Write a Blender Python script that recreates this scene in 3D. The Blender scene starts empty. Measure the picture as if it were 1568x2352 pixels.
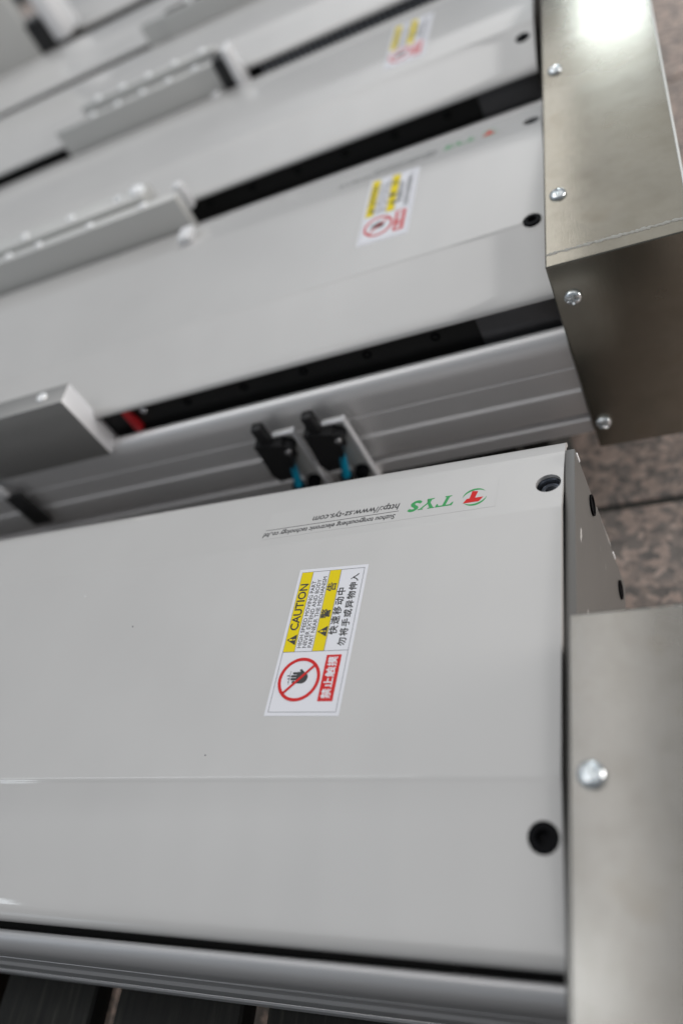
import bpy, bmesh, math, random
from mathutils import Vector, Matrix
random.seed(7)
sc = bpy.context.scene
PI = math.pi
# ------------------------------------------------------------------ camera
def setup_camera():
    f = 1940.0
    right = Vector((0.9025239, 0.130717, -0.4103214)); down = Vector((-0.1486212, -0.7997307, -0.5816722)); fwd = Vector((-0.4041811, 0.5859555, -0.7023488))
    cam = bpy.data.cameras.new('camera'); o = bpy.data.objects.new('camera', cam)
    sc.collection.objects.link(o)
    m = Matrix.Identity(4)
    for i in range(3):
        m[i][0] = right[i]; m[i][1] = -down[i]; m[i][2] = -fwd[i]
    m.translation = Vector((0, 0, 0.4))
    o.matrix_world = m
    cam.sensor_fit = 'VERTICAL'; cam.sensor_height = 36; cam.lens = f/2352*36
    cam.clip_start = 0.01; cam.clip_end = 60
    cam.dof.use_dof = True; cam.dof.focus_distance = 0.545; cam.dof.aperture_fstop = 2.6
    sc.camera = o
setup_camera()
# ------------------------------------------------------------------ light (indoor workshop)
w = bpy.data.worlds.new('World'); sc.world = w; w.use_nodes = True
w.node_tree.nodes['Background'].inputs[0].default_value = (0.84, 0.91, 1.0, 1)
w.node_tree.nodes['Background'].inputs[1].default_value = 0.17
def area(name, loc, target, sx, sy, power, col):
    l = bpy.data.lights.new(name, 'AREA'); l.shape = 'RECTANGLE'; l.size = sx; l.size_y = sy
    l.energy = power; l.color = col
    o = bpy.data.objects.new(name, l); sc.collection.objects.link(o)
    o.location = loc
    o.rotation_euler = (Vector(target)-Vector(loc)).to_track_quat('-Z', 'Y').to_euler()
    return o
# rows of skylight glass, each row further left dimmer, a dim bay to the right, one tube lamp
for k_ in range(11):
    x_ = -0.77-0.145-k_*0.29; L_ = 2.05*math.exp(-(k_/4.6)**1.7)
    area('skylight', (x_, 2.7, 2.6), (x_, 2.7, 0), 0.29, 7.4, L_*PI*0.29*7.4, (1.0-0.012*k_, 0.98-0.004*k_, 0.965+0.004*k_))
area('skylight', (0.95, 2.6, 2.65), (0.95, 2.6, 0), 3.2, 7.2, 44, (1.0, 0.985, 0.965))
area('tube_lamp', (-2.45, 0.50, 2.45), (-2.45, 0.50, 0), 2.5, 0.24, 8.0, (0.90, 0.96, 1.0))
area('window_light', (0.02, 4.6, 1.74), (-0.1, 0.9, 0), 0.95, 0.55, 17, (0.84, 0.95, 1.0))
area('door_light', (3.0, 0.9, 0.25), (-0.2, 0.6, -0.1), 1.8, 1.2, 82, (1.0, 0.955, 0.91))
area('front_left_window', (-4.2, -2.3, 2.5), (-0.4, 0.1, 0), 1.6, 1.0, 6, (0.80, 0.90, 1.0))
area('left_window_light', (-4.3, -0.40, 3.4), (-0.3, 0.2, 0), 0.34, 0.25, 2.0, (0.86, 0.94, 1.0))
sc.view_settings.view_transform = 'Standard'; sc.view_settings.look = 'None'
sc.view_settings.exposure = 0.12; sc.view_settings.gamma = 1
# ------------------------------------------------------------------ materials
def mat(name, col, rough=0.5, metal=0.0, spec=0.5, coat=0.0):
    m = bpy.data.materials.new(name); m.use_nodes = True
    b = m.node_tree.nodes['Principled BSDF']
    b.inputs['Base Color'].default_value = (*col, 1); b.inputs['Roughness'].default_value = rough
    b.inputs['Metallic'].default_value = metal; b.inputs['Specular IOR Level'].default_value = spec
    b.inputs['Coat Weight'].default_value = coat; b.inputs['Coat Roughness'].default_value = 0.045
    return m
def nodes(m): return m.node_tree.nodes, m.node_tree.links, m.node_tree.nodes['Principled BSDF']
def tex_noise(m, scale, detail=3, sx=1, sy=1, sz=1, rough=0.5):
    n, l, b = nodes(m)
    tc = n.new('ShaderNodeTexCoord'); mp = n.new('ShaderNodeMapping'); t = n.new('ShaderNodeTexNoise')
    mp.inputs['Scale'].default_value = (sx, sy, sz)
    t.inputs['Scale'].default_value = scale; t.inputs['Detail'].default_value = detail; t.inputs['Roughness'].default_value = rough
    l.new(tc.outputs['Object'], mp.inputs['Vector']); l.new(mp.outputs[0], t.inputs['Vector'])
    return t
def ramp(m, src, stops):
    n, l, b = nodes(m); r = n.new('ShaderNodeValToRGB')
    e = r.color_ramp.elements
    while len(e) < len(stops): e.new(0.5)
    for i, (p, c) in enumerate(stops): e[i].position = p; e[i].color = (*c, 1) if len(c) == 3 else c
    l.new(src, r.inputs['Fac']); return r
def bump(m, src, strength, dist):
    n, l, b = nodes(m); bp = n.new('ShaderNodeBump')
    bp.inputs['Strength'].default_value = strength; bp.inputs['Distance'].default_value = dist
    l.new(src, bp.inputs['Height']); l.new(bp.outputs[0], b.inputs['Normal'])

paint = mat('grey_white_enamel', (0.50, 0.494, 0.482), 0.36, 0, 0.18, 0.65)
t = tex_noise(paint, 900, 2); bump(paint, t.outputs[0], 0.012, 0.0003)
t = tex_noise(paint, 9, 4)
r = ramp(paint, t.outputs[0], [(0.3, (0.27,)*3), (0.7, (0.34,)*3)]); nodes(paint)[1].new(r.outputs[0], nodes(paint)[2].inputs['Roughness'])
r = ramp(paint, t.outputs[0], [(0.3, (0.513, 0.504, 0.494)), (0.7, (0.543, 0.534, 0.523))]); nodes(paint)[1].new(r.outputs[0], nodes(paint)[2].inputs['Base Color'])

plate_paint = mat('plate_grey_satin', (0.125, 0.121, 0.115), 0.42, 0.15)
t = tex_noise(plate_paint, 1400, 3); bump(plate_paint, t.outputs[0], 0.08, 0.0005)
t = tex_noise(plate_paint, 60, 5, 1, 0.35, 2.2)
r = ramp(plate_paint, t.outputs[0], [(0.0, (0.125, 0.121, 0.115)), (0.67, (0.125, 0.121, 0.115)), (0.70, (0.72, 0.71, 0.69)), (0.73, (0.2, 0.19, 0.18)), (0.76, (0.125, 0.121, 0.115))])
nodes(plate_paint)[1].new(r.outputs[0], nodes(plate_paint)[2].inputs['Base Color'])

alu = mat('anodised_aluminium', (0.76, 0.75, 0.75), 0.42, 0.55)
t = tex_noise(alu, 60, 4, 0.06, 12, 12); bump(alu, t.outputs[0], 0.06, 0.0005)
r = ramp(alu, t.outputs[0], [(0.25, (0.38,)*3), (0.75, (0.48,)*3)]); nodes(alu)[1].new(r.outputs[0], nodes(alu)[2].inputs['Roughness'])
bracket_m = mat('satin_aluminium_plate', (0.27, 0.268, 0.262), 0.36, 0.45)
t = tex_noise(bracket_m, 500, 3); bump(bracket_m, t.outputs[0], 0.05, 0.0004)

# galvanised / stainless sheet with brownish stains, fine grain and scratches
sheet = mat('galvanised_sheet', (0.6, 0.58, 0.52), 0.36, 0.93)
n, l, b = nodes(sheet)
t1 = tex_noise(sheet, 9, 5, 1, 1, 1, 0.55); t2 = tex_noise(sheet, 38, 4, 1, 1, 1, 0.6)
r1 = ramp(sheet, t1.outputs[0], [(0.30, (0.275, 0.260, 0.222)), (0.50, (0.305, 0.287, 0.243)), (0.72, (0.262, 0.240, 0.196))])
r2 = ramp(sheet, t2.outputs[0], [(0.30, (0.90, 0.89, 0.87)), (0.55, (1.0,)*3), (0.85, (0.90, 0.87, 0.82))])
mx = n.new('ShaderNodeMix'); mx.data_type = 'RGBA'; mx.blend_type = 'MULTIPLY'; mx.inputs[0].default_value = 1
l.new(r1.outputs[0], mx.inputs[6]); l.new(r2.outputs[0], mx.inputs[7]); l.new(mx.outputs[2], b.inputs['Base Color'])
r3 = ramp(sheet, t1.outputs[0], [(0.3, (0.22,)*3), (0.7, (0.29,)*3)]); l.new(r3.outputs[0], b.inputs['Roughness'])
t3 = tex_noise(sheet, 120, 4, 18, 0.6, 0.6); bump(sheet, t3.outputs[0], 0.10, 0.0004)
shaded_sheet = sheet.copy(); shaded_sheet.name = 'shaded_galvanised_sheet'  # same sheet, the near box's weaker light put into a darker colour
for nd in shaded_sheet.node_tree.nodes:
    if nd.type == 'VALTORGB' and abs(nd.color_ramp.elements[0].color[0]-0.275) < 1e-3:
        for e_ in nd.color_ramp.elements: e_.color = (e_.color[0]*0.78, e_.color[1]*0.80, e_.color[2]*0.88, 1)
fold_m = mat('bright_fold', (0.62, 0.61, 0.58), 0.5, 0.6)  # flange highlight put into a paler base colour
scuff_m = mat('scuff_mark', (0.30, 0.29, 0.265), 0.55, 0.6)
pale_plate = mat('pale_machined_plate', (0.55, 0.55, 0.535), 0.4, 0.15)  # on rear brackets the cover's reflection is put into this paler colour
bright_m = mat('bright_aluminium', (0.80, 0.80, 0.82), 0.35, 0.15)  # on the bracket end, strong direct light put into the colour
t = tex_noise(fold_m, 220, 5, 1, 3, 1); bump(fold_m, t.outputs[0], 0.4, 0.0006)

black = mat('black_anodised', (0.012, 0.012, 0.013), 0.45)
dark_metal = mat('dark_steel', (0.10, 0.10, 0.105), 0.4, 0.6)
steel_dark = mat('dark_polished_steel', (0.34, 0.36, 0.40), 0.2, 0.9)
rail_m = mat('black_rail', (0.010, 0.010, 0.010), 0.5, 0, 0.3)
plastic = mat('black_plastic', (0.008, 0.008, 0.009), 0.5, 0, 0.35)
zinc = mat('zinc_screw', (0.80, 0.84, 0.86), 0.24, 0.85)
steel = mat('polished_steel', (0.7, 0.7, 0.72), 0.2, 1.0)
rubber_red = mat('red_rubber', (0.42, 0.01, 0.015), 0.45)
cyan = mat('blue_cable', (0.0, 0.22, 0.36), 0.4)
socket_m = mat('blackened_screw', (0.004, 0.004, 0.005), 0.6, 0.0, 0.08)
white_plastic = mat('white_plastic', (0.75, 0.75, 0.76), 0.3)
L_white = mat('label_white', (0.74, 0.74, 0.78), 0.35); L_yel = mat('label_yellow', (0.80, 0.63, 0.0), 0.5, 0, 0.2)
L_blk = mat('label_black', (0.012, 0.012, 0.014), 0.4); L_red = mat('label_red', (0.62, 0.018, 0.018), 0.5, 0, 0.2)
L_grn = mat('print_green', (0.015, 0.30, 0.07), 0.4); L_line = mat('label_border', (0.10, 0.10, 0.12), 0.4)
film = paint

granite = mat('granite_tile', (0.3, 0.25, 0.22), 0.7, 0, 0.2)
n, l, b = nodes(granite)
tc = n.new('ShaderNodeTexCoord')
dist = n.new('ShaderNodeTexNoise'); dist.inputs['Scale'].default_value = 60; dist.inputs['Detail'].default_value = 3
mixv = n.new('ShaderNodeMix'); mixv.data_type = 'VECTOR'; mixv.inputs[0].default_value = 0.018
l.new(tc.outputs['Object'], dist.inputs['Vector']); l.new(tc.outputs['Object'], mixv.inputs[4]); l.new(dist.outputs['Color'], mixv.inputs[5])
vo = n.new('ShaderNodeTexVoronoi'); vo.inputs['Scale'].default_value = 135
l.new(mixv.outputs[1], vo.inputs['Vector'])
sep = n.new('ShaderNodeSeparateColor'); l.new(vo.outputs['Color'], sep.inputs[0])
r = ramp(granite, sep.outputs[0], [(0.0, (0.22, 0.205, 0.195)), (0.35, (0.31, 0.28, 0.26)), (0.55, (0.45, 0.37, 0.33)), (0.8, (0.58, 0.46, 0.405)), (1.0, (0.66, 0.54, 0.48))])
t4 = tex_noise(granite, 400, 3); r4 = ramp(granite, t4.outputs[0], [(0.3, (0.8,)*3), (0.7, (1.1,)*3)])
mx = n.new('ShaderNodeMix'); mx.data_type = 'RGBA'; mx.blend_type = 'MULTIPLY'; mx.inputs[0].default_value = 1
l.new(r.outputs[0], mx.inputs[6]); l.new(r4.outputs[0], mx.inputs[7]); l.new(mx.outputs[2], b.inputs['Base Color'])
grout_m = mat('tile_grout', (0.05, 0.052, 0.048), 0.9)

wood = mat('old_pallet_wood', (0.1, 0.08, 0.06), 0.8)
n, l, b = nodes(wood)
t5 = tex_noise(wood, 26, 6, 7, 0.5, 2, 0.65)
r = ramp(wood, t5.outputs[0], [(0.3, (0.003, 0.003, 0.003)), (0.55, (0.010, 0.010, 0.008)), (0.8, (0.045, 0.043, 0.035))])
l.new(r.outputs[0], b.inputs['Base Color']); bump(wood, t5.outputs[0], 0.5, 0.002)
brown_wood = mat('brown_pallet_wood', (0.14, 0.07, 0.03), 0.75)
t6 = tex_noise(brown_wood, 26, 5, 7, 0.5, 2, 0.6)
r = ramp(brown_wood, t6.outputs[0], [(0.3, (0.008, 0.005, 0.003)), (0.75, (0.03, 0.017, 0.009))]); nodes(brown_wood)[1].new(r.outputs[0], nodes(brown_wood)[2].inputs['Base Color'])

# ------------------------------------------------------------------ mesh helpers
COL = sc.collection
def empty(name, loc, rz=0.0):
    o = bpy.data.objects.new(name, None); COL.objects.link(o); o.location = loc; o.rotation_euler = (0, 0, rz)
    o.empty_display_size = 0.05; return o
def link(name, bm, m, parent=None, smooth=0.6):
    me = bpy.data.meshes.new(name)
    bmesh.ops.recalc_face_normals(bm, faces=bm.faces[:])
    bm.to_mesh(me); bm.free()
    if m: me.materials.append(m)
    if smooth:
        me.polygons.foreach_set('use_smooth', [True]*len(me.polygons)); me.set_sharp_from_angle(angle=smooth)
    o = bpy.data.objects.new(name, me); COL.objects.link(o)
    if parent: o.parent = parent
    return o
def box(bm, x0, x1, y0, y1, z0, z1, bev=0.0, seg=2):
    g = bmesh.ops.create_cube(bm, size=1)
    for v in g['verts']:
        v.co = Vector(((x0+x1)/2+v.co.x*(x1-x0), (y0+y1)/2+v.co.y*(y1-y0), (z0+z1)/2+v.co.z*(z1-z0)))
    if bev > 0:
        ed = list({e for v in g['verts'] for e in v.link_edges})
        bmesh.ops.bevel(bm, geom=ed, offset=bev, segments=seg, affect='EDGES', profile=0.5)
def boxo(name, x0, x1, y0, y1, z0, z1, m, parent=None, bev=0.0, seg=2):
    bm = bmesh.new(); box(bm, x0, x1, y0, y1, z0, z1, bev, seg); return link(name, bm, m, parent)
def extrude_x(bm, pts, x0, x1):
    a = [bm.verts.new((x0, y, z)) for y, z in pts]; c = [bm.verts.new((x1, y, z)) for y, z in pts]
    k = len(pts)
    for i in range(k): bm.faces.new((a[i], a[(i+1) % k], c[(i+1) % k], c[i]))
    f1 = bm.faces.new(a); f2 = bm.faces.new(c[::-1])
    bmesh.ops.triangulate(bm, faces=[f1, f2])
def prism(bm, pts, axis, a0, a1):
    """polygon pts in the plane across axis, extruded from a0 to a1"""
    def mk(p, t):
        return {'x': (t, p[0], p[1]), 'y': (p[0], t, p[1]), 'z': (p[0], p[1], t)}[axis]
    a = [bm.verts.new(mk(p, a0)) for p in pts]; c = [bm.verts.new(mk(p, a1)) for p in pts]
    k = len(pts)
    for i in range(k): bm.faces.new((a[i], a[(i+1) % k], c[(i+1) % k], c[i]))
    f1 = bm.faces.new(a); f2 = bm.faces.new(c[::-1]); bmesh.ops.triangulate(bm, faces=[f1, f2])
def lathe(bm, prof, seg=28, M=Matrix.Identity(4)):
    rings = []
    for r_, z in prof:
        if r_ < 1e-7: rings.append([bm.verts.new(M @ Vector((0, 0, z)))])
        else: rings.append([bm.verts.new(M @ Vector((r_*math.cos(2*PI*i/seg), r_*math.sin(2*PI*i/seg), z))) for i in range(seg)])
    for a, c in zip(rings, rings[1:]):
        if len(a) == 1 and len(c) == 1: continue
        for i in range(seg):
            j = (i+1) % seg
            if len(a) == 1: bm.faces.new((a[0], c[i], c[j]))
            elif len(c) == 1: bm.faces.new((a[i], a[j], c[0]))
            else: bm.faces.new((a[i], a[j], c[j], c[i]))
def tube(bm, pts, rad, seg=10):
    prev = None; pts = [Vector(p) for p in pts]
    for i, p in enumerate(pts):
        d = (pts[min(i+1, len(pts)-1)]-pts[max(i-1, 0)]).normalized()
        q = d.to_track_quat('Z', 'Y').to_matrix()
        rr = rad[i] if isinstance(rad, (list, tuple)) else rad
        ring = [bm.verts.new(p + q @ Vector((rr*math.cos(2*PI*k/seg), rr*math.sin(2*PI*k/seg), 0))) for k in range(seg)]
        if prev:
            for k in range(seg): bm.faces.new((prev[k], prev[(k+1) % seg], ring[(k+1) % seg], ring[k]))
        else: bm.faces.new(ring[::-1])
        prev = ring
    bm.faces.new(prev)
def arc(cx, cy, r_, a0, a1, n_):
    return [(cx+r_*math.cos(math.radians(a0+(a1-a0)*i/n_)), cy+r_*math.sin(math.radians(a0+(a1-a0)*i/n_))) for i in range(n_+1)]

# pan head screw with a cross recess: polar grid whose top is pressed in along a cross
def pan_screw_mesh(name, r_, h, m, cross=True):
    bm = bmesh.new(); seg = 32; rings = []
    radii = [0, .12, .2, .3, .42, .55, .7, .84, .94, 1.0]
    for q in radii:
        if q == 0:
            rings.append([bm.verts.new((0, 0, h*0.55))]); continue
        ring = []
        for i in range(seg):
            a = 2*PI*i/seg; x, y = q*math.cos(a), q*math.sin(a)
            z = h*math.sqrt(max(0, 1-(q*0.97)**3.2))
            inx = (abs(x) < .13 and abs(y) < .56) or (abs(y) < .13 and abs(x) < .56)
            if cross and inx: z -= h*0.5
            ring.append(bm.verts.new((x*r_, y*r_, z)))
        rings.append(ring)
    rings.append([bm.verts.new((r_*math.cos(2*PI*i/seg), r_*math.sin(2*PI*i/seg), -0.0005)) for i in range(seg)])
    for a, c in zip(rings, rings[1:]):
        for i in range(seg):
            j = (i+1) % seg
            if len(a) == 1: bm.faces.new((a[0], c[i], c[j]))
            else: bm.faces.new((a[i], c[i], c[j], a[j]))
    bmesh.ops.recalc_face_normals(bm, faces=bm.faces[:])
    me = bpy.data.meshes.new(name); bm.to_mesh(me); bm.free(); me.materials.append(m)
    me.polygons.foreach_set('use_smooth', [True]*len(me.polygons)); me.set_sharp_from_angle(angle=0.7)
    return me
SCREW = pan_screw_mesh('screw', 0.0062, 0.0036, zinc)
SCREW_S = pan_screw_mesh('screw', 0.0040, 0.0028, steel)
BRIGHT = mat('bright_zinc', (0.92, 0.93, 0.94), 0.35, 0.25)
FAR_SCREW = pan_screw_mesh('screw', 0.0044, 0.0026, BRIGHT)
def socket_mesh(name, r_, m):
    bm = bmesh.new()
    lathe(bm, [(r_, -0.004), (r_, 0.0), (r_*0.93, 0.0006), (r_*0.52, 0.0006)], 28)
    # hex socket
    hexr = [bm.verts.new((r_*0.52*math.cos(2*PI*i/28), r_*0.52*math.sin(2*PI*i/28), 0.0006)) for i in range(28)]
    low = [bm.verts.new((r_*0.44*math.cos(2*PI*i/28), r_*0.44*math.sin(2*PI*i/28), -0.003)) for i in range(28)]
    for i in range(28): bm.faces.new((hexr[i], hexr[(i+1) % 28], low[(i+1) % 28], low[i]))
    bm.faces.new(low)
    bmesh.ops.remove_doubles(bm, verts=bm.verts[:], dist=1e-6)
    me = bpy.data.meshes.new(name); bmesh.ops.recalc_face_normals(bm, faces=bm.faces[:]); bm.to_mesh(me); bm.free(); me.materials.append(m)
    me.polygons.foreach_set('use_smooth', [True]*len(me.polygons)); me.set_sharp_from_angle(angle=0.6)
    return me
PLUG = socket_mesh('screw_plug', 0.0074, socket_m)
SOCKET = socket_mesh('socket_screw', 0.0042, socket_m)
def inst(name, me, parent, loc, rot=(0, 0, 0), s=1.0):
    o = bpy.data.objects.new(name, me); COL.objects.link(o); o.parent = parent; o.location = loc; o.rotation_euler = rot
    o.scale = (s, s, s); return o

def text_obj(name, s, size, m, parent, loc, rz, bold=0.0, shear=0.0, sx=1.0, align='LEFT', spacing=1.0, thick=0.00002, fat=0.0):
    cu = bpy.data.curves.new(name, 'FONT'); cu.body = s; cu.size = size; cu.offset = 0; fat = fat or bold*1.1; cu.shear = shear
    cu.align_x = align; cu.align_y = 'CENTER'; cu.space_character = spacing; cu.extrude = thick; cu.resolution_u = 3
    tmp = bpy.data.objects.new(name, cu); COL.objects.link(tmp)
    bpy.context.view_layer.update()
    me = bpy.data.meshes.new_from_object(tmp.evaluated_get(bpy.context.evaluated_depsgraph_get()))
    bpy.data.objects.remove(tmp); bpy.data.curves.remove(cu)
    if fat:      # heavier strokes: the same glyphs laid side by side
        bm = bmesh.new()
        for i, (dx, dy) in enumerate(((0, 0), (fat, 0), (-fat, 0), (0, fat), (0, -fat))):
            n0 = len(bm.verts); bm.from_mesh(me); bm.verts.ensure_lookup_table()
            for v in bm.verts[n0:]: v.co += Vector((dx, dy, i*0.000004))
        bm.to_mesh(me); bm.free()
    me.name = name; me.materials.clear(); me.materials.append(m)
    o = bpy.data.objects.new(name, me); COL.objects.link(o); o.parent = parent
    o.location = loc; o.rotation_euler = (0, 0, rz); o.scale = (sx, 1, 1)
    return o
def copy_tree(o, parent):
    c = o.copy(); COL.objects.link(c); c.parent = parent
    for ch in list(o.children): copy_tree(ch, c)
    return c

# ------------------------------------------------------------------ stickers (local frame: x along the reading direction, y up)
def flat(bm, x0, x1, y0, y1, z0, z1): box(bm, x0, x1, y0, y1, z0, z1)
def caution_label(parent, loc, rz):
    W, H = 0.102, 0.0500; e = 0.00012
    bm = bmesh.new(); flat(bm, 0, W, 0, H, 0, e)
    L = link('caution_label', bm, L_white, parent, 0); L.location = loc; L.rotation_euler = (0, 0, rz)
    z1 = e; z2 = e*2; z3 = e*3
    bm = bmesh.new(); q = 0.0022; t = 0.00028
    for a in ((q, W-q, q, q+t), (q, W-q, H-q-t, H-q), (q, q+t, q+t, H-q-t), (W-q-t, W-q, q+t, H-q-t), (0.0415, 0.0415+t, q+t, H-q-t)):
        flat(bm, *a, z1, z1+e*0.6)
    link('border', bm, L_line, L, 0)
    X0, X1 = 0.0418, W-q-t
    for (ya, yb) in ((H-0.0105, H-q-t), (H-0.0310, H-0.0232)):
        bm = bmesh.new(); flat(bm, X0, X1, ya, yb, z1, z2); link('yellow_bar', bm, L_yel, L, 0)
    bm = bmesh.new()
    for yy in (H-0.0107, H-0.0230, H-0.0314): flat(bm, X0, X1, yy, yy+0.00018, z1, z2+0.00002)
    link('divider', bm, L_line, L, 0)
    for i, (yc, xc) in enumerate(((H-0.0065, 0.0500), (H-0.0271, 0.0550))):
        s = 0.0033
        bm = bmesh.new(); prism(bm, [(xc-s*1.12, yc-s), (xc+s*1.12, yc-s), (xc, yc+s)], 'z', z2, z3); link('warning_triangle', bm, L_blk, L, 0)
        bm = bmesh.new(); prism(bm, [(xc-s*.12, yc-s*.25), (xc+s*.12, yc-s*.25), (xc+s*.2, yc+s*.45), (xc-s*.2, yc+s*.45)], 'z', z3, z3+e*.5)
        prism(bm, [(xc-s*.13, yc-s*.75), (xc+s*.13, yc-s*.75), (xc+s*.13, yc-s*.45), (xc-s*.13, yc-s*.45)], 'z', z3, z3+e*.5)
        link('exclamation_mark', bm, L_yel, L, 0)
    text_obj('caution_text', 'CAUTION', 0.0082, L_blk, L, (0.0565, H-0.0066, z2), 0, bold=0.00016, sx=0.93)
    for i, s in enumerate(('HIGH SPEED MOVING PART', 'NEVER EXTEND AND BODY', 'PART NEAR THE MECHANISM')):
        text_obj('warning_text', s, 0.0040, L_blk, L, (0.0440, H-0.0132-i*0.0037, z1), 0, bold=0.00004, sx=0.98 if i < 2 else 0.97)
    text_obj('warning_text', '警', 0.0070, L_blk, L, (0.0640, H-0.0272, z2), 0, fat=0.00016)
    text_obj('warning_text', '告', 0.0070, L_blk, L, (0.0835, H-0.0272, z2), 0, fat=0.00016)
    text_obj('warning_text', '快速移动中', 0.0062, L_blk, L, (0.0525, H-0.0350, z1), 0, fat=0.00016, spacing=1.22)
    text_obj('warning_text', '勿将手或异物伸入', 0.0060, L_blk, L, (0.0445, H-0.0425, z1), 0, fat=0.00016, spacing=1.16)
    # prohibition sign with a hand
    cx, cy, ro, ri = 0.0232, H-0.0183, 0.0142, 0.0122
    bm = bmesh.new(); k = 40
    vo_ = [[bm.verts.new((cx+rr*math.cos(2*PI*i/k), cy+rr*math.sin(2*PI*i/k), zz)) for i in range(k)] for rr, zz in ((ro, z1), (ro, z2+e), (ri, z2+e), (ri, z1))]
    for a, c in zip(vo_, vo_[1:]+vo_[:1]):
        for i in range(k): bm.faces.new((a[i], a[(i+1) % k], c[(i+1) % k], c[i]))
    dx = math.cos(math.radians(-45)); dy = math.sin(math.radians(-45)); hw = 0.0008; rr = ri+0.0004
    prism(bm, [(cx-dx*rr-dy*hw, cy-dy*rr+dx*hw), (cx-dx*rr+dy*hw, cy-dy*rr-dx*hw), (cx+dx*rr+dy*hw, cy+dy*rr-dx*hw), (cx+dx*rr-dy*hw, cy+dy*rr+dx*hw)], 'z', z2+e*.2, z3)
    link('prohibition_ring', bm, L_red, L, 0)
    bm = bmesh.new()
    hx, hy = cx+0.0010, cy-0.0020
    prism(bm, arc(hx, hy, 0.0038, 180, 360, 8)+[(hx+0.0038, hy+0.0040), (hx-0.0036, hy+0.0040)], 'z', z1, z2)
    for i in range(4):
        xx = hx-0.0035+i*0.0019; hh = (0.0062, 0.0074, 0.0076, 0.0066)[i]
        prism(bm, [(xx, hy+0.0040), (xx+0.0015, hy+0.0040), (xx+0.0015, hy+hh), (xx+0.00075, hy+hh+0.0005), (xx, hy+hh)], 'z', z1, z2)
    prism(bm, [(hx+0.0036, hy-0.001), (hx+0.0058, hy+0.0016), (hx+0.0052, hy+0.0027), (hx+0.0036, hy+0.0018)], 'z', z1, z2)
    link('hand_symbol', bm, L_blk, L, 0)
    bm = bmesh.new()
    for i in range(3): flat(bm, hx-0.003+i*0.002, hx-0.0022+i*0.002, hy+0.0088, hy+0.0094+0.0006*i, z1, z1+e*.6)
    flat(bm, hx-0.0045, hx+0.0045, hy+0.0085, hy+0.0088, z1, z1+e*.6)
    link('hazard_mark', bm, L_line, L, 0)
    bm = bmesh.new(); flat(bm, 0.0090, 0.0388, H-0.0440, H-0.0340, z1, z2); link('red_bar', bm, L_red, L, 0)
    text_obj('prohibition_text', '禁止触摸', 0.0067, L_white, L, (0.0104, H-0.0393, z2), 0, fat=0.00016, spacing=1.06)
    return L
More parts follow.
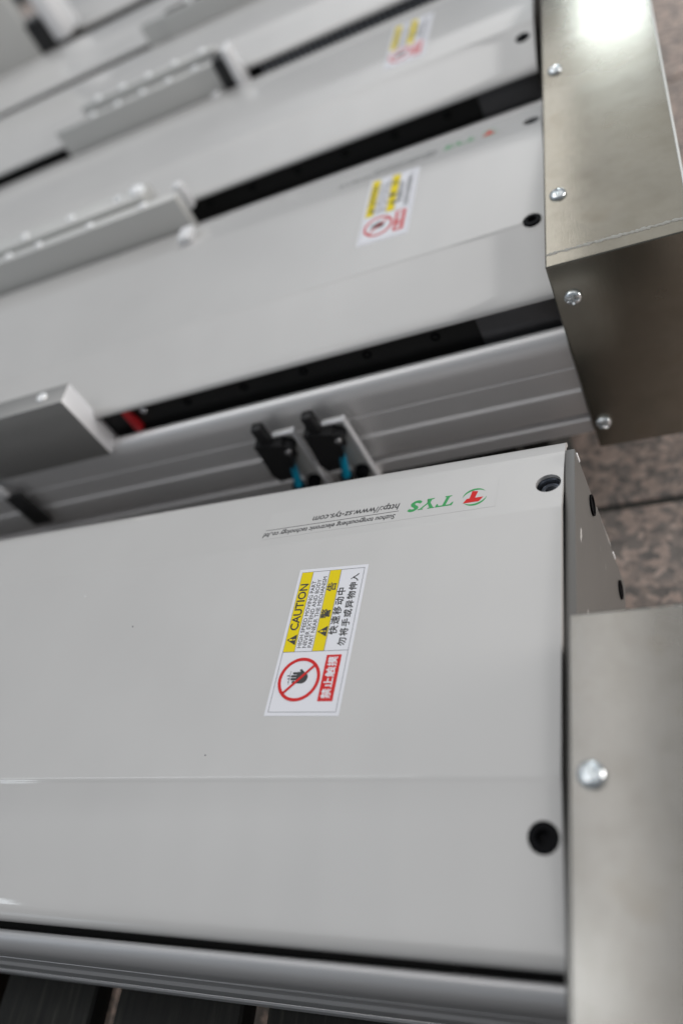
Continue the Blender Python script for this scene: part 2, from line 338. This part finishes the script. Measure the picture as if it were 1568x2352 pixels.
def brand_sticker(parent, loc, rz):
    """reads left to right along local x: emblem, TYS, address lines"""
    e = 0.00010
    bm = bmesh.new(); flat(bm, -0.002, 0.166, -0.0150, 0.0115, 0, 0.00006)
    S = link('brand_sticker', bm, film, parent, 0); S.location = loc; S.rotation_euler = (0, 0, rz)
    z0, z1 = 0.00006, 0.00014
    # emblem: two green swooshes and a red T
    cx, cy, rr = 0.0125, 0.000, 0.0080; q = 0.8
    bm = bmesh.new()
    for a0, a1 in ((35, 175), (215, 355)):
        out = arc(cx, cy, rr, a0, a1, 16)
        inn = [(cx+(x-cx)*(1-0.20*math.sin(PI*i/16)-0.01), cy+(y-cy)*(1-0.20*math.sin(PI*i/16)-0.01)) for i, (x, y) in enumerate(out)]
        for i in range(16):
            prism(bm, [out[i], out[i+1], inn[i+1], inn[i]], 'z', z0, z1)
    link('emblem_arcs', bm, L_grn, S, 0)
    bm = bmesh.new()
    prism(bm, [(cx-0.0072*q, cy+0.0010*q), (cx-0.0040*q, cy+0.0058*q), (cx+0.0090*q, cy+0.0058*q), (cx+0.0062*q, cy+0.0010*q)], 'z', z0, z1+e*.3)
    prism(bm, [(cx-0.0022*q, cy-0.0062*q), (cx+0.0026*q, cy-0.0075*q), (cx+0.0040*q, cy+0.0010*q), (cx-0.0005*q, cy+0.0010*q)], 'z', z0, z1+e*.2)
    link('emblem_letter', bm, L_red, S, 0)
    # TYS, heavy italic serif capitals
    bm = bmesh.new(); h = 0.0095; y0 = -0.0050
    def it(pts, ox): return [(ox+x+(y*0.28), y0+y) for x, y in pts]
    ox = 0.0245
    prism(bm, it([(0.0034, 0), (0.0080, 0), (0.0080, 0.0007), (0.0068, 0.0012), (0.0068, 0.0085), (0.0046, 0.0085), (0.0046, 0.0012), (0.0034, 0.0007)], ox), 'z', z0, z1)
    prism(bm, it([(0, h-0.0030), (0.0007, h-0.0030), (0.0020, h-0.0011), (0.0094, h-0.0011), (0.0107, h-0.0030), (0.0114, h-0.0030), (0.0114, h), (0, h)], ox), 'z', z0, z1+0.00002)
    ox = 0.0365
    prism(bm, it([(0.0034, 0), (0.0082, 0), (0.0082, 0.0007), (0.0070, 0.0012), (0.0070, 0.0040), (0.0048, 0.0040), (0.0048, 0.0012), (0.0034, 0.0007)], ox), 'z', z0, z1)
    prism(bm, it([(0.0048, 0.0038), (0.0070, 0.0038), (0.0035, 0.0088), (0.0008, 0.0088)], ox), 'z', z0, z1+0.00001)
    prism(bm, it([(0.0055, 0.0038), (0.0070, 0.0038), (0.0103, 0.0088), (0.0090, 0.0088)], ox), 'z', z0, z1+0.00002)
    prism(bm, it([(0, h-0.0008), (0.0046, h-0.0008), (0.0046, h), (0, h)], ox), 'z', z0, z1+0.00003)
    prism(bm, it([(0.0078, h-0.0008), (0.0114, h-0.0008), (0.0114, h), (0.0078, h)], ox), 'z', z0, z1+0.00003)
    link('letters', bm, L_grn, S, 0)
    text_obj('letters', 'S', 0.0132, L_grn, S, (0.0482, -0.0004, z0), 0, bold=0.0006, shear=0.28, sx=1.15)
    text_obj('web_address', 'http://www.sz-tys.com', 0.0082, L_blk, S, (0.0640, -0.0025, z0), 0, bold=0.00013, shear=0.2, sx=0.88)
    bm = bmesh.new(); flat(bm, 0.0640, 0.1655, 0.0022, 0.0026, z0, z1); link('rule', bm, L_blk, S, 0)
    text_obj('company_line', 'Suzhou tongyousheng electronic technology co.,ltd', 0.0061, L_blk, S, (0.0655, 0.0070, z0), 0, bold=0.00013, shear=0.2, sx=0.80)
    return S

# ------------------------------------------------------------------ the linear actuators
BZ = 0.157     # height of the cover top over the underside
GROUND = -0.33
def cover_section(yl, yb):
    """outer skin then inner skin; (y, z) with z = 0 on the flat middle; a long facet falls to the front, a shorter one to the back"""
    o = [(yl+0.0012, -0.0168), (yl, -0.0155), (yl+0.0004, -0.0134), (yl+0.0018, -0.0118), (yl+0.0045, -0.0104), (yl+0.0085, -0.0094), (yl+0.0130, -0.0088),
         (yl+0.0790, -0.0010), (yl+0.0803, -0.0006), (yl+0.0815, -0.0002), (yl+0.0828, 0.0), (yb-0.0620, 0.0), (yb-0.0608, -0.0001), (yb-0.0594, -0.0004), (yb-0.0580, -0.0007),
         (yb-0.0130, -0.0088), (yb-0.0085, -0.0098), (yb-0.0045, -0.0110), (yb-0.0018, -0.0124), (yb-0.0004, -0.0140), (yb, -0.0155), (yb-0.0012, -0.0168)]
    i = [(yb-0.0035, -0.0150), (yb-0.0055, -0.0134), (yb-0.0130, -0.0120), (yb-0.0600, -0.0033), (yl+0.0815, -0.0033), (yl+0.0130, -0.0120), (yl+0.0055, -0.0134), (yl+0.0035, -0.0150)]
    return o+i
FA = math.atan2(0.0078, 0.0635); RA = -math.atan2(0.0081, 0.045)
def skin(y, yl, yb):
    """height of the cover skin at y and its tilt about x"""
    if y < yl+0.0810: return -0.0088+(y-yl-0.0130)*0.0078/0.0660, FA
    if y > yb-0.0600: return -0.0088+(yb-0.0130-y)*0.0081/0.045, RA
    return 0.0, 0.0
def base_section(D):
    """D = depth of the base (front plane y=0); z measured from the cover top"""
    B = -0.155
    fr = [(0.006, B), (0.002, B), (0.0, B+0.002), (0.0, -0.1385), (0.0012, -0.1370), (0.0075, -0.1365), (0.0075, -0.1312), (0.0012, -0.1308), (0.0008, -0.1295),
          (0.0008, -0.1045), (0.0026, -0.1015), (0.0026, -0.0792), (0.0040, -0.0786), (0.0040, -0.0774), (0.0026, -0.0768), (0.0026, -0.0605)]
    fr += [(0.0026+0.0105*(1-math.cos(a)), -0.0600+0.0165*math.sin(a)) for a in [math.radians(q) for q in (8, 16, 24, 32, 40, 48, 56, 64, 72, 80, 88)]]
    fr += [(0.0142, -0.0437), (0.0148, -0.0450), (0.0148, -0.0620), (0.0400, -0.0620)]
    bk = [(D-y, z) for y, z in fr][::-1]
    return fr + bk
def actuator(y0, wl, rz, ry, xe, length, label, plugs, hole, label_at=None, brand_at=None):
    """y0 front plane; wl = back edge of the cover behind it; xe = x of the right end"""
    root = empty('linear_actuator', (xe-math.sin(ry)*BZ, y0, -BZ*math.cos(ry)), rz); root.rotation_euler = (0, ry, rz)
    root['label'] = label; root['category'] = 'linear actuator'; root['group'] = 'linear actuators lying side by side'
    D = wl+0.0143; yl = 0.0143; yb = wl
    sh = lambda pts: [(y, z+BZ) for y, z in pts]
    bm = bmesh.new(); extrude_x(bm, sh(base_section(D)), -length, 0.0); link('base_profile', bm, alu, root, 0.30)
    bm = bmesh.new(); extrude_x(bm, sh(cover_section(yl, yb)), -length, 0.0); c = link('cover', bm, paint, root, 0.6)
    c.name = 'cover'
    cuts = [(px, py, 0.0077) for px, py in plugs]+([(hole[0], hole[1], 0.0078)] if hole else [])
    # the cutter works in the root's frame
    c.location = (0, 0, 0)
    for (x, y, r_) in cuts:
        b2 = bmesh.new(); lathe(b2, [(0, BZ-0.02), (r_, BZ-0.02), (r_, BZ+0.02), (0, BZ+0.02)], 40)
        me = bpy.data.meshes.new('cut'); bmesh.ops.recalc_face_normals(b2, faces=b2.faces[:]); b2.to_mesh(me); b2.free()
        k = bpy.data.objects.new('cut', me); COL.objects.link(k); k.parent = root; k.location = (x, y, 0)
        bpy.context.view_layer.update()
        md = c.modifiers.new('b', 'BOOLEAN'); md.object = k; md.operation = 'DIFFERENCE'; md.solver = 'EXACT'
        bpy.context.view_layer.update()
        me2 = bpy.data.meshes.new_from_object(c.evaluated_get(bpy.context.evaluated_depsgraph_get()))
        c.modifiers.clear(); c.data = me2; bpy.data.objects.remove(k)
    c.data.set_sharp_from_angle(angle=0.6)
    for px, py in plugs:
        zz, ta = skin(py, yl, yb)
        inst('screw_plug', PLUG, root, (px, py, BZ+zz+0.0001), (ta, 0, 0.0))
    if hole:
        zz, ta = skin(hole[1], yl, yb)
        bm = bmesh.new(); lathe(bm, [(0.0077, 0.0), (0.0077, -0.009), (0.0066, -0.009), (0.0066, -0.004), (0.0060, -0.003), (0.0034, -0.003), (0.0034, -0.008), (0, -0.008)], 30)
        k = link('socket_screw', bm, steel_dark, root, 0.5); k.location = (hole[0], hole[1], BZ+zz-0.0034); k.rotation_euler = (ta, 0, 0)
    # inner carrier (black), end block under the cover, rail screws
    boxo('inner_rail', -length+0.02, -0.012, yl+0.0075, yb-0.0075, 0.0955, BZ-0.0140, rail_m, root)
    boxo('slot_filler', -length+0.02, -0.0012, 0.0151, D-0.0151, 0.0952, 0.0990, rail_m, root)  # black strip added so the slot gap reads dark
    boxo('end_block', -0.064, -0.0012, yl+0.0045, yb-0.0045, 0.0992, BZ-0.0142, dark_metal, root, 0.001)
    n_ = 0
    for k in range(10):
        s = inst('rail_screw', SOCKET, root, (-0.10-k*0.060, yl+0.0073, 0.128), (PI/2, 0, 0)); n_ += 1
    if brand_at:
        zz, ta = skin(brand_at[1], yl, yb); k = brand_sticker(root, (brand_at[0], brand_at[1], BZ+zz+0.00004), PI); k.rotation_euler = (-ta, 0, PI)
    if label_at: caution_label(root, (label_at[0], label_at[1], BZ+0.00003), PI/2+label_at[2])
    return root

def motor_cover(root, x0, x1, y0, y1, ztop, zbot, screws_top, screws_front, fold=True, m=None):
    """folded sheet box over the motor: local coordinates of root"""
    bm = bmesh.new(); box(bm, x0, x1, y0, y1, zbot, ztop, 0.0016, 3)
    # open underside: a thin skirt shows as a real edge
    o = link('motor_cover', bm, m or sheet, root, 0.7)
    for (x, y) in screws_top: inst('screw', SCREW, o, (x, y, ztop+0.0004), (0, 0, random.uniform(0, 1.5)))
    for (x, z) in screws_front: inst('screw', SCREW, o, (x, y0-0.0004, z), (PI/2, random.uniform(0, 1.5), 0))
    if fold:
        bm = bmesh.new()
        box(bm, x1-0.0014, x1+0.0006, y0+0.002, y1-0.002, ztop-0.012, ztop+0.0006, 0.0004, 1)
        link('edge_flange', bm, fold_m, o, 0.6)
        bm = bmesh.new(); N = 60; prev = None
        for i in range(N+1):
            x = x0+0.001+(x1-x0-0.002)*i/N; yy = y0+0.0130+random.uniform(-.0004, .0004); ww = random.uniform(0.0006, 0.0020)
            a = bm.verts.new((x, yy-ww, ztop+0.00015)); c_ = bm.verts.new((x, yy+ww, ztop+0.00015)); m_ = bm.verts.new((x, yy, ztop+0.00035))
            if prev: bm.faces.new((prev[0], a, m_, prev[2])); bm.faces.new((prev[2], m_, c_, prev[1]))
            prev = (a, c_, m_)
        link('scuffed_seam', bm, scuff_m, o, 0)
    return o

def bracket(root, x0, x1, y0, y1, z0, z1, name='carriage_bracket', m=None):
    bm = bmesh.new(); box(bm, x0, x1, y0, y1, z0, z1, 0.0012, 2); o = link(name, bm, m or bracket_m, root, 0.7)
    if name == 'carriage_bracket' and not m:
        o.data.materials.append(bright_m)  # right-facing end painted brighter, as if strongly lit
        for p in o.data.polygons:
            if p.normal.x > 0.9: p.material_index = 1
    return o

LEN = 2.6
R_ = math.radians
# --- nearest actuator
A = actuator(0.0530, 0.3195, R_(-1.3), R_(-0.85), -0.0896, LEN,
    'nearest and widest grey enamelled actuator, its brand lettering and warning label in sharp focus',
    [(-0.0090, 0.0685)], (-0.0090, 0.2800), (-0.1250, 0.1315, -0.038), (-0.0430, 0.2775))
boxo('end_plate', 0.0006, 0.0068, 0.001, 0.3060, -0.012, BZ-0.006, plate_paint, A, 0.0006)
for (y, z) in ((0.296, 0.104), (0.288, 0.010)):
    bm = bmesh.new(); lathe(bm, [(0.0072, 0), (0.0072, 0.0012), (0.0060, 0.0012), (0.0056, 0.0002), (0, 0.0002)], 28, Matrix.Rotation(PI/2, 4, 'Y'))
    s = link('end_screw', bm, socket_m, A, 0.5); s.location = (0.0069, y, z)
for (y, z) in ((0.3048, BZ-0.014), (0.3048, 0.03)):
    bm = bmesh.new(); box(bm, 0.0050, 0.0074, y-0.001, y+0.0014, z-0.004, z+0.004, 0.0004, 1)
    link('edge_glint', bm, white_plastic, A, 0.6)  # white slips standing in for highlights on the plate's bevel notches
motor_cover(A, 0.0100, 0.1230, -0.165, 0.1680, BZ+0.029, -0.010, [(0.0203, 0.0860), (0.0203, -0.11), (0.108, 0.085)], [], False, shaded_sheet)

for x, y, q in ((-0.357, 0.236, 0.0007), (-0.300, 0.205, 0.0006), (-0.21, 0.110, 0.0005), (-0.165, 0.190, 0.0004)):
    bm = bmesh.new(); lathe(bm, [(0, 0.00025), (q*0.6, 0.0002), (q, 0)], 8); k = link('dust_speck', bm, white_plastic if q > 0.00055 and x < -0.33 else L_line, A, 0.6); k.location = (x, y, BZ+0.0001)
# --- second actuator
B = actuator(0.5045, 0.2960, R_(1.3), 0.0, -0.0865, LEN,
    'second actuator from the front, with two black photo sensors on its side',
    [(-0.0121, 0.0975)], (-0.0096, 0.2540), (-0.1202, 0.1330, -0.055), (-0.0365, 0.2600))
mc = motor_cover(B, 0.0018, 0.0980, -0.0065, 0.72, BZ+0.029, -0.011, [(0.0125, 0.0740), (0.0135, 0.2610), (0.0135, 0.45)], [(0.0145, 0.155), (0.0105, 0.020)])
mc.rotation_euler = (0, 0, R_(-1.3))
def plate(root, xa, xb, ya, yb, zt, m=None, zb=-0.049):
    return bracket(root, xa, xb, ya, yb, BZ+zb, BZ+zt, 'carriage_bracket', m)
def heads(root, pts, zt, sc_=1.0):
    for x, y in pts: inst('screw', FAR_SCREW if sc_ > 1.1 else SCREW_S, root, (x, y, BZ+zt+0.0003), (0, 0, random.random()), sc_)
plate(B, -0.90, -0.4340, -0.0020, 0.0220, 0.0270); heads(B, [(-0.4610, 0.0100)], 0.027, 1.2)
plate(B, -0.85, -0.3950, 0.2990, 0.3140, 0.0250, pale_plate); heads(B, [(-0.440, 0.307), (-0.515, 0.307), (-0.592, 0.307), (-0.64, 0.307)], 0.025, 1.12)
boxo('bracket_tab', -0.390, -0.374, 0.243, 0.266, BZ-0.004, BZ+0.007, white_plastic, B, 0.002)
# bumper and screw at the mouth of the slot
boxo('bumper', -0.407, -0.399, 0.0150, 0.0290, 0.1120, BZ-0.0165, rubber_red, B, 0.002)
inst('bumper_screw', SCREW_S, B, (-0.384, 0.0180, BZ-0.0225), (PI/2, 0, 0), 0.9)
def sensor(root, dx):
    b = bracket(root, -0.2135+dx, -0.1935+dx, -0.0110, -0.0085, BZ-0.150, BZ-0.061, 'sensor_bracket', pale_plate)
    bm = bmesh.new(); box(bm, -0.2135+dx, -0.1935+dx, -0.0085, 0.0, BZ-0.150, BZ-0.136, 0.0005, 1); link('spacer', bm, alu, b, 0.6)
    bm = bmesh.new(); box(bm, -0.1945+dx, -0.1920+dx, -0.0150, -0.0085, BZ-0.150, BZ-0.061, 0.0004, 1); link('bracket_lip', bm, bright_m, b, 0.6)
    bm = bmesh.new(); box(bm, -0.2135+dx, -0.1945+dx, -0.0150, -0.0110, BZ-0.0635, BZ-0.061, 0.0004, 1); link('bracket_lip', bm, bright_m, b, 0.6)
    S = lambda pts: [(-0.2160+(x+0.2165)*0.88+dx, z) for x, z in pts]
    bm = bmesh.new()
    prism(bm, S([(-0.2310, BZ-0.062), (-0.2250, BZ-0.060), (-0.2040, BZ-0.0655), (-0.2000, BZ-0.072), (-0.2030, BZ-0.093), (-0.2160, BZ-0.109), (-0.2290, BZ-0.110), (-0.2340, BZ-0.100), (-0.2320, BZ-0.075)]), 'y', -0.0245, -0.0110)
    bmesh.ops.bevel(bm, geom=[e for e in bm.edges if e.calc_face_angle(0) > 0.5], offset=0.0008, segments=2, affect='EDGES')
    s = link('photo_sensor', bm, plastic, root, 0.6)
    bm = bmesh.new(); box(bm, -0.2235+dx, -0.2130+dx, -0.0230, -0.0130, BZ-0.066, BZ-0.042, 0.0018, 2); link('sensor_head', bm, plastic, s, 0.6)
    bm = bmesh.new(); M = Matrix.Translation((-0.2025+dx, -0.0180, BZ-0.0755)) @ Matrix.Rotation(PI/2, 4, 'X')
    lathe(bm, [(0, -0.006), (0.0064, -0.006), (0.0064, 0.004), (0.0058, 0.0048), (0, 0.0048)], 24, M); link('mounting_ear', bm, plastic, s, 0.6)
    inst('screw', SCREW_S, s, (-0.2025+dx, -0.0229, BZ-0.0755), (PI/2, 0.4, 0), 0.78)
    bm = bmesh.new(); tube(bm, [(-0.2070+dx, -0.020, BZ-0.088), (-0.2105+dx, -0.022, BZ-0.104), (-0.2160+dx, -0.022, BZ-0.124)], 0.0038); link('cable', bm, cyan, s, 0.8)
    bm = bmesh.new(); tube(bm, [(-0.2158+dx, -0.022, BZ-0.1225), (-0.2200+dx, -0.022, BZ-0.152)], 0.0068); link('cable_sleeve', bm, plastic, s, 0.8)
    bm = bmesh.new(); M = Matrix.Translation((-0.2035+dx, -0.0150, BZ-0.1290)) @ Matrix.Rotation(PI/2, 4, 'X')
    lathe(bm, [(0, -0.004), (0.0065, -0.004), (0.0065, 0.0045), (0.0045, 0.0058), (0, 0.0058)], 24, M); link('knob', bm, socket_m, s, 0.6)
sensor(B, 0.0); sensor(B, -0.0490)
fl = bracket(B, -0.588, -0.563, -0.0085, -0.0045, BZ-0.118, BZ-0.066, 'sensor_flag', black)
boxo('flag_cap', -0.596, -0.5780, -0.0085, -0.0060, BZ-0.068, BZ-0.053, white_plastic, fl, 0.001)

# --- third actuator
Cc = actuator(0.8540, 0.2830, R_(0.5), R_(-0.6), -0.0985, LEN,
    'third actuator from the front, its blurred warning label near the top edge of the photo',
    [(-0.0120, 0.0720)], None, (-0.1215, 0.1150, -0.05), None)
plate(Cc, -0.95, -0.4450, -0.0240, 0.0060, 0.0290, pale_plate)
heads(Cc, [(-0.4250-0.025, -0.0110), (-0.4840, -0.0090), (-0.5560, -0.0100), (-0.6290, -0.0110), (-0.70, -0.0110)], 0.029, 1.2)
inst('knob_screw', FAR_SCREW, Cc, (-0.4570, -0.0080, BZ+0.0300), (0, 0, 0.3), 2.1)
boxo('bracket_tab', -0.412, -0.400, -0.016, -0.004, BZ-0.010, BZ+0.022, white_plastic, Cc, 0.002)
plate(Cc, -0.71, -0.4320, 0.2860, 0.3020, 0.0250, pale_plate); heads(Cc, [(-0.46-k*0.045, 0.294) for k in range(5)], 0.025, 1.2)
boxo('black_stop', -0.4320, -0.4110, 0.2870, 0.316, BZ-0.04, BZ+0.027, black, Cc, 0.002)
boxo('bracket_tab', -0.4100, -0.3990, 0.279, 0.310, BZ-0.03, BZ+0.036, white_plastic, Cc, 0.003)
boxo('bracket_tab', -0.4480, -0.4360, 0.268, 0.279, BZ-0.028, BZ-0.006, white_plastic, Cc, 0.003)

# --- fourth, fifth, sixth
Dd = actuator(1.1680, 0.2620, R_(1.5), 0.0, -0.1000, LEN,
    'fourth actuator, strongly blurred, behind the one with the black and white bracket end', [(-0.013, 0.07)], None)
plate(Dd, -0.66, -0.432, 0.0020, 0.0160, 0.0300, pale_plate); heads(Dd, [(-0.45-k*0.045, 0.009) for k in range(5)], 0.030, 1.2)
plate(Dd, -0.64, -0.20, 0.2640, 0.2830, 0.0230, pale_plate)
bm = bmesh.new()
for k in range(34):
    box(bm, -0.385+k*0.0085, -0.385+k*0.0085+0.0046, 0.0148, 0.0205, BZ-0.050, BZ-0.020, 0.0006, 1)
link('cable_chain', bm, mat('chain_plastic', (0.20, 0.21, 0.23), 0.45), Dd, 0.6)
Ee = actuator(1.4550, 0.2300, R_(2.0), 0.0, -0.1000, LEN,
    'fifth actuator from the front, a dim grey band crossing the top of the photo', [(-0.013, 0.07)], None)
plate(Ee, -0.60, -0.20, -0.0240, 0.0020, 0.0230, pale_plate); heads(Ee, [(-0.30-k*0.05, -0.010) for k in range(6)], 0.023, 1.2)
Ff = actuator(1.7230, 0.2900, R_(1.8), 0.0, -0.1000, LEN,
    'farthest actuator in the top left corner, behind a wide grey carriage plate', [], None)
bracket(Ff, -1.75, -0.990, -0.0450, -0.0200, BZ-0.045, BZ+0.200, 'carriage_plate', pale_plate)
boxo('black_stop', -0.9900, -0.9500, -0.0450, -0.010, BZ-0.015, BZ+0.047, black, Ff, 0.003)
boxo('bracket_tab', -0.9490, -0.9150, -0.0420, 0.030, BZ-0.005, BZ+0.100, white_plastic, Ff, 0.006)
boxo('bracket_tab', -1.200, -1.0550, -0.1200, -0.095, BZ-0.045, BZ-0.004, white_plastic, Ff, 0.006)

# ------------------------------------------------------------------ pallets
def pallet(x0, x1, y0, y1, top, label):
    root = empty('wooden_pallet', (x0, y0, GROUND)); root['label'] = label; root['category'] = 'pallet'
    H = top-GROUND; x = 0.0; k = 0
    while x < x1-x0-0.02:
        wd = random.uniform(0.085, 0.11); wd = min(wd, x1-x0-x)
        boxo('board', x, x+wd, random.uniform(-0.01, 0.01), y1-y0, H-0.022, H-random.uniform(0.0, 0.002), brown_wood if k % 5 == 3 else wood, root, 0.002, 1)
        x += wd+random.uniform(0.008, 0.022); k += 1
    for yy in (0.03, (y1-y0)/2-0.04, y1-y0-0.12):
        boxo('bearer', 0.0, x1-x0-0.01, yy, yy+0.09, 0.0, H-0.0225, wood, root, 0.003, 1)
pallet(-1.60, -0.115, -0.55, 0.46, -BZ-0.013, 'dark weathered wooden pallet under the nearest actuator, seen along the bottom edge')
pallet(-1.90, -0.125, 0.52, 2.30, -BZ-0.013, 'wooden pallet carrying the actuators behind the nearest one')

# ------------------------------------------------------------------ floor
fl = boxo('floor', -9, 9, -9, 9, GROUND-0.05, GROUND-0.0035, grout_m); fl['kind'] = 'structure'
T = 0.40; G = 0.008
bm = bmesh.new(); box(bm, G/2, T-G/2, G/2, T-G/2, -0.01, 0.0, 0.0010, 1)
tile0 = link('tile', bm, granite, fl, 0)
gy = 0.5560
for i in range(-8, 7):
    for j in range(-7, 8):
        o = tile0 if (i == -8 and j == -7) else tile0.copy()
        if o is not tile0: COL.objects.link(o)
        o.location = (-0.17+i*T, gy+j*T, GROUND-0.0005)
        o.rotation_euler = (0, 0, 0)
